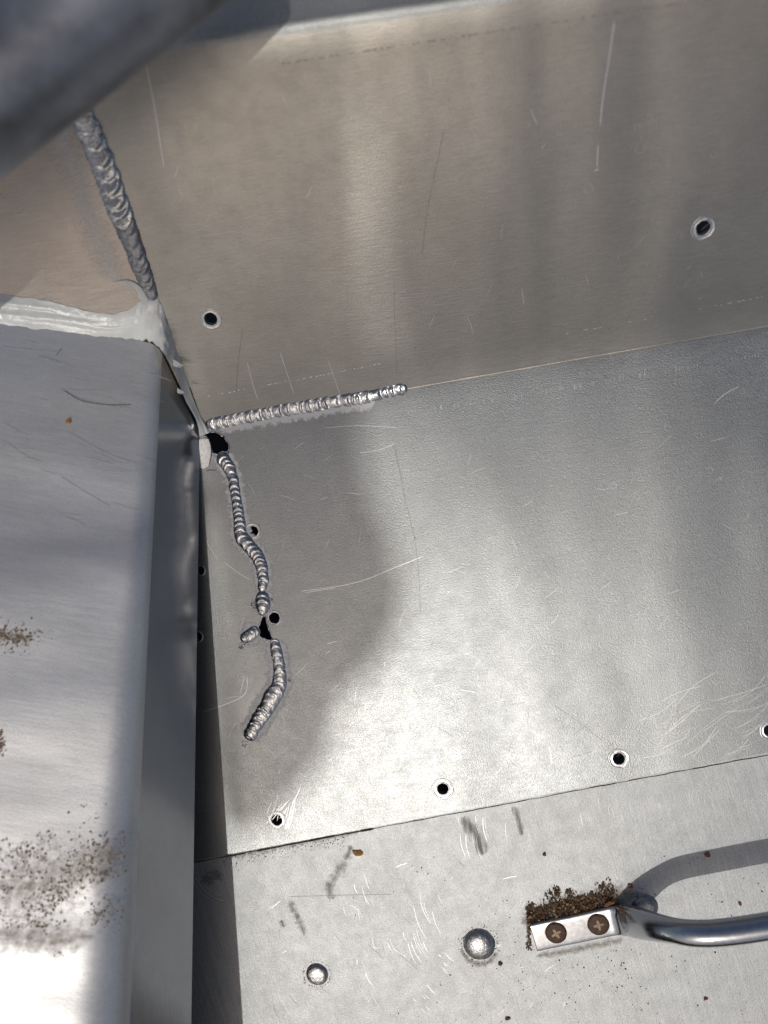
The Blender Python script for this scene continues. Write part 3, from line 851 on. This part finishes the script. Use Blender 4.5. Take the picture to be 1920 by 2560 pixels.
for k, pth in enumerate(([(1300, 2310, 26), (1370, 2270, 42), (1450, 2255, 40), (1530, 2235, 40), (1600, 2235, 22)], [(1340, 2390, 14), (1450, 2372, 16), (1560, 2348, 14)], [(1150, 2372, 10), (1175, 2404, 14), (1215, 2408, 14), (1245, 2380, 12)])):
    v, f, e = ribbon(pth, PC.at, PC.n, 0.00030 + 0.00002 * k, 0.0012, 0.3, 50 + k, cross=8)
    o = obj('dust_film', v, f, MDU, floor, False); add_edge(o, e)
MMF = decal('mud_film', (0.30, 0.22, 0.15), 420, 0.46, 0.90, 0.6, 0.0, 0.95)
for k, pth in enumerate(([(-30, 2215, 120), (80, 2215, 130), (180, 2190, 120), (300, 2120, 60)], [(-20, 1590, 30), (30, 1592, 26), (90, 1606, 12)], [(-20, 2330, 60), (120, 2350, 60), (240, 2340, 40)])):
    v, f, e = ribbon(pth, PD.at, PD.n, 0.00025 + 0.00004 * k, 0.0025, 0.3, 70 + k, cross=10)
    o = obj('mud_film', v, f, MMF, bench, False); add_edge(o, e)
# scratches and a smear on the bench top
marks('scratches', [([(150, 972), (195, 995), (240, 1008), (325, 1022)], 2.0), ([(150, 972), (220, 978), (290, 973)], 1.6), ([(92, 890), (120, 898), (152, 908)], 4.0), ([(60, 850), (100, 860)], 2.5), ([(170, 1080), (260, 1130), (340, 1160)], 1.6),
                    ([(150, 1190), (230, 1240), (280, 1268)], 1.4), ([(160, 1290), (215, 1312)], 1.6), ([(0, 866), (70, 874), (160, 880)], 2.0)] + hairs(30, (0, 880, 360, 1300), -18, 12, 60, 1.0), PD, MSB, bench, 0.0002)
marks('scuffs', [([(160, 976), (200, 1000), (260, 1012), (330, 1012)], 1.8), ([(140, 890), (155, 870)], 1.5)], PD, MSD, bench, 0.0003)

# ------------------------------------------------------------------ dirt, chips, flakes
def crumbs(name, pts, mat, pl, label, cat, thick=0.5):
    """joined crumbs: list of (u, v, size px, lift)"""
    V = []; Fc = []
    rn = random.Random(len(pts))
    for (u, v_, s, lift) in pts:
        c = pl.at(u, v_, lift); n = len(V); k = 5
        an = rn.uniform(0, 6.28); el = rn.uniform(0.45, 1.0)
        tx = Vector((rn.gauss(0, .35), rn.gauss(0, .35), 1)).normalized()
        ax = tx.cross(Vector((math.cos(an), math.sin(an), 0))).normalized(); ay = tx.cross(ax)
        r = s * px
        V.append(c + tx * r * thick)
        for j in range(k):
            q = j * 6.283 / k; rr = r * rn.uniform(0.6, 1.25)
            V.append(c + ax * math.cos(q) * rr + ay * math.sin(q) * rr * el)
        V.append(c - tx * r * 0.2)
        for j in range(k):
            Fc.append([n, n + 1 + j, n + 1 + (j + 1) % k]); Fc.append([n + k + 1, n + 1 + (j + 1) % k, n + 1 + j])
    o = obj(name, V, Fc, mat, None, False, pl.at(pts[0][0], pts[0][1]))
    return tag(o, label, cat, None, 'stuff')
rn = random.Random(5)
pts = []
for _ in range(3600):
    t = rn.random(); u = 1318 + 222 * t; top = 2292 - 46 * t
    lim = 16 + 22 * (0.5 + 0.5 * noise.noise(Vector((u * 0.035, 3, 0)))) + (34 if 1362 < u < 1398 else 0) + (16 if 1415 < u < 1432 else 0) + (24 if 1490 < u < 1530 else 0)
    q = rn.random() ** 1.3
    if noise.noise(Vector((u * 0.09, (top - q * lim) * 0.09, 1))) + 0.55 - 0.55 * q < rn.uniform(-0.3, 0.25): continue
    pts.append((u + rn.gauss(0, 4), top - q * lim * 1.15 + 6 + rn.gauss(0, 3), 0.8 + 3.2 * rn.random() ** 2, 0.0003 + 0.0018 * (1 - q) * rn.random()))
for _ in range(160):
    pts.append((1322 + rn.gauss(0, 3), rn.uniform(2300, 2375), rn.uniform(1.0, 2.6), 0.0004))
crumbs('debris_crumbs', pts[::1], MDIRT, PC, 'brown crumbly dirt heaped against the handle tab', 'dirt')
ex = [(u + rn.gauss(0, 3), v_ + rn.gauss(0, 3), rn.uniform(1.5, 4.5), l + 0.0012) for u, v_, q, l in rn.sample(pts, 45)]
crumbs('debris_husks', ex, MSTRAW, PC, 'pale straw bits mixed into the dirt by the handle tab', 'dirt', 0.15)
pts = []
for _ in range(900):
    u = rn.uniform(640, 1920); v_ = rn.uniform(2140, 2560)
    if noise.noise(Vector((u * 0.006, v_ * 0.006, 2))) + 0.0012 * (u - 1200) * 0.5 < rn.uniform(-0.3, 0.7): continue
    pts.append((u, v_, 0.7 + 1.8 * rn.random() ** 3, 0.0001))
for _ in range(160): pts.append((1420 + rn.gauss(0, 150), 2440 + rn.gauss(0, 50), 0.8 + 2.0 * rn.random() ** 3, 0.0001))
for _ in range(90):
    a = rn.uniform(0, 6.28); q = 42 + abs(rn.gauss(0, 5)); pts.append((1198 + q * math.cos(a), 2360 + q * math.sin(a), rn.uniform(0.8, 2), 0.0001))
for _ in range(70):
    a = rn.uniform(0, 6.28); q = 32 + abs(rn.gauss(0, 3)); pts.append((793 + q * math.cos(a), 2435 + q * math.sin(a), rn.uniform(0.8, 1.8), 0.0001))
for _ in range(60): pts.append((1590 + rn.gauss(0, 26), 2244 + rn.gauss(0, 8), rn.uniform(0.8, 2), 0.0001))
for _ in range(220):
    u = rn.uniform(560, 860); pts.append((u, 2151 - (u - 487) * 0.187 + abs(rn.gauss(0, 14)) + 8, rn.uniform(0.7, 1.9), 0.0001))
for _ in range(60): pts.append((525 + rn.gauss(0, 14), 2186 + rn.gauss(0, 10), rn.uniform(0.7, 1.9), 0.0001))
crumbs('dirt_specks', pts, MDARK, PC, 'small dark specks of dirt scattered over the floor plate', 'dirt')
pts = []
for _ in range(16000):
    u = rn.uniform(-30, 318); v_ = rn.uniform(1960, 2520)
    d = 0.62 - abs(v_ - (2210 - 0.15 * (u - 100))) / 300.0 - 0.0006 * max(0, u - 200)
    k = noise.noise(Vector((u * 0.012, v_ * 0.012, 3))) * 0.9 + noise.noise(Vector((u * 0.04, v_ * 0.04, 6))) * 0.6
    if k * 0.7 + d < 0.20 + 0.75 * rn.random(): continue
    pts.append((u, v_, 0.6 + 3.2 * rn.random() ** 4, 0.0001))
for _ in range(320):
    pts.append((20 + rn.gauss(0, 38), 1595 + rn.gauss(0, 16), 1.2 + 3 * rn.random() ** 2, 0.0001))
for _ in range(60): pts.append((2 + rn.gauss(0, 6), 1850 + rn.gauss(0, 18), 1.5 + 3 * rn.random() ** 2, 0.0001))
MBD = plain('bench_grit', (0.24, 0.165, 0.10), 0.95, 0, 0.4, 500, 0.4)
crumbs('bench_dirt', pts, MBD, PD, 'brown gritty dirt spread over the near bench top', 'dirt', 0.3)

def flake(name, pl, u, v_, a, b_, rot, mat, label, cat, group=None, lift=0.0003, seed=0):
    rr = random.Random(seed + int(u)); c = pl.at(u, v_, lift); V = []; k = 9
    an = R(rot); ax = Vector((math.cos(an), math.sin(an), 0)); ay = Vector((-math.sin(an), math.cos(an), 0))
    for z in (0, -1):
        for j in range(k):
            q = j * 6.283 / k; r1 = rr.uniform(0.65, 1.15) if z == 0 else 1
            if z == 0: V.append(c + (ax * math.cos(q) * a + ay * math.sin(q) * b_) * px * r1 + Vector((0, 0, 0.0006 * rr.random())))
            else: V.append(V[j] - Vector((0, 0, 0.0003)))
    V.append(c + Vector((0, 0, 0.0007)))
    Fc = [[j, (j + 1) % k, 2 * k] for j in range(k)] + [[j, j + k, (j + 1) % k + k, (j + 1) % k] for j in range(k)] + [list(range(2 * k - 1, k - 1, -1))]
    o = obj(name, V, Fc, mat, None, False, c)
    return tag(o, label, cat, group)
flake('leaf_flake', PC, 897, 2132, 18, 9, -8, MLEAF, 'orange dry leaf flake lying below the lap edge', 'leaf flake')
flake('bark_chip', PC, 1768, 2136, 7, 8, 60, MCHIP, 'reddish chip at the edge of the handle shadow', 'chip', 'loose chips on the floor plate')
flake('bark_chip', PC, 1849, 2258, 5, 5, 10, MCHIP, 'small red chip above the handle bar at the right', 'chip', 'loose chips on the floor plate')
flake('bark_chip', PC, 1575, 2214, 6, 8, 70, MCHIP, 'brown chip where the handle shadow starts', 'chip', 'loose chips on the floor plate')
flake('bark_chip', PC, 1764, 2496, 6, 4, 10, MCHIP, 'red chip below the handle bar', 'chip', 'loose chips on the floor plate')
flake('bark_chip', PC, 1251, 2408, 6, 6, 10, MDIRT, 'dark brown chip beside the shiny domed rivet', 'chip', 'loose chips on the floor plate')
flake('bark_chip', PC, 1361, 2135, 5, 4, 0, MDIRT, 'dark chip above the left end of the handle', 'chip', 'loose chips on the floor plate')
flake('bark_chip', PC, 1270, 2545, 8, 4, 5, MCHIP, 'brown chip at the bottom edge of the picture', 'chip', 'loose chips on the floor plate')
flake('bark_chip', PD, 172, 1054, 8, 6, 40, MLEAF, 'orange rust crumb on the bench top', 'chip', None, 0.0002)
flake('straw_chip', PC, 1436, 2268, 5, 4, 60, MSTRAW, 'yellow seed husk in the dirt by the handle', 'chip', None, 0.003)
flake('straw_chip', PC, 1520, 2249, 16, 5, 18, MCHIP, 'splinter of brown wood on the dirt beside the second screw', 'chip', None, 0.003)
flake('straw_chip', PC, 1571, 2258, 12, 3.5, -12, MSTRAW, 'straw coloured splinter against the handle bend', 'chip', None, 0.002)

for o in bpy.data.objects:
    if '_b' in o: del o['_b']
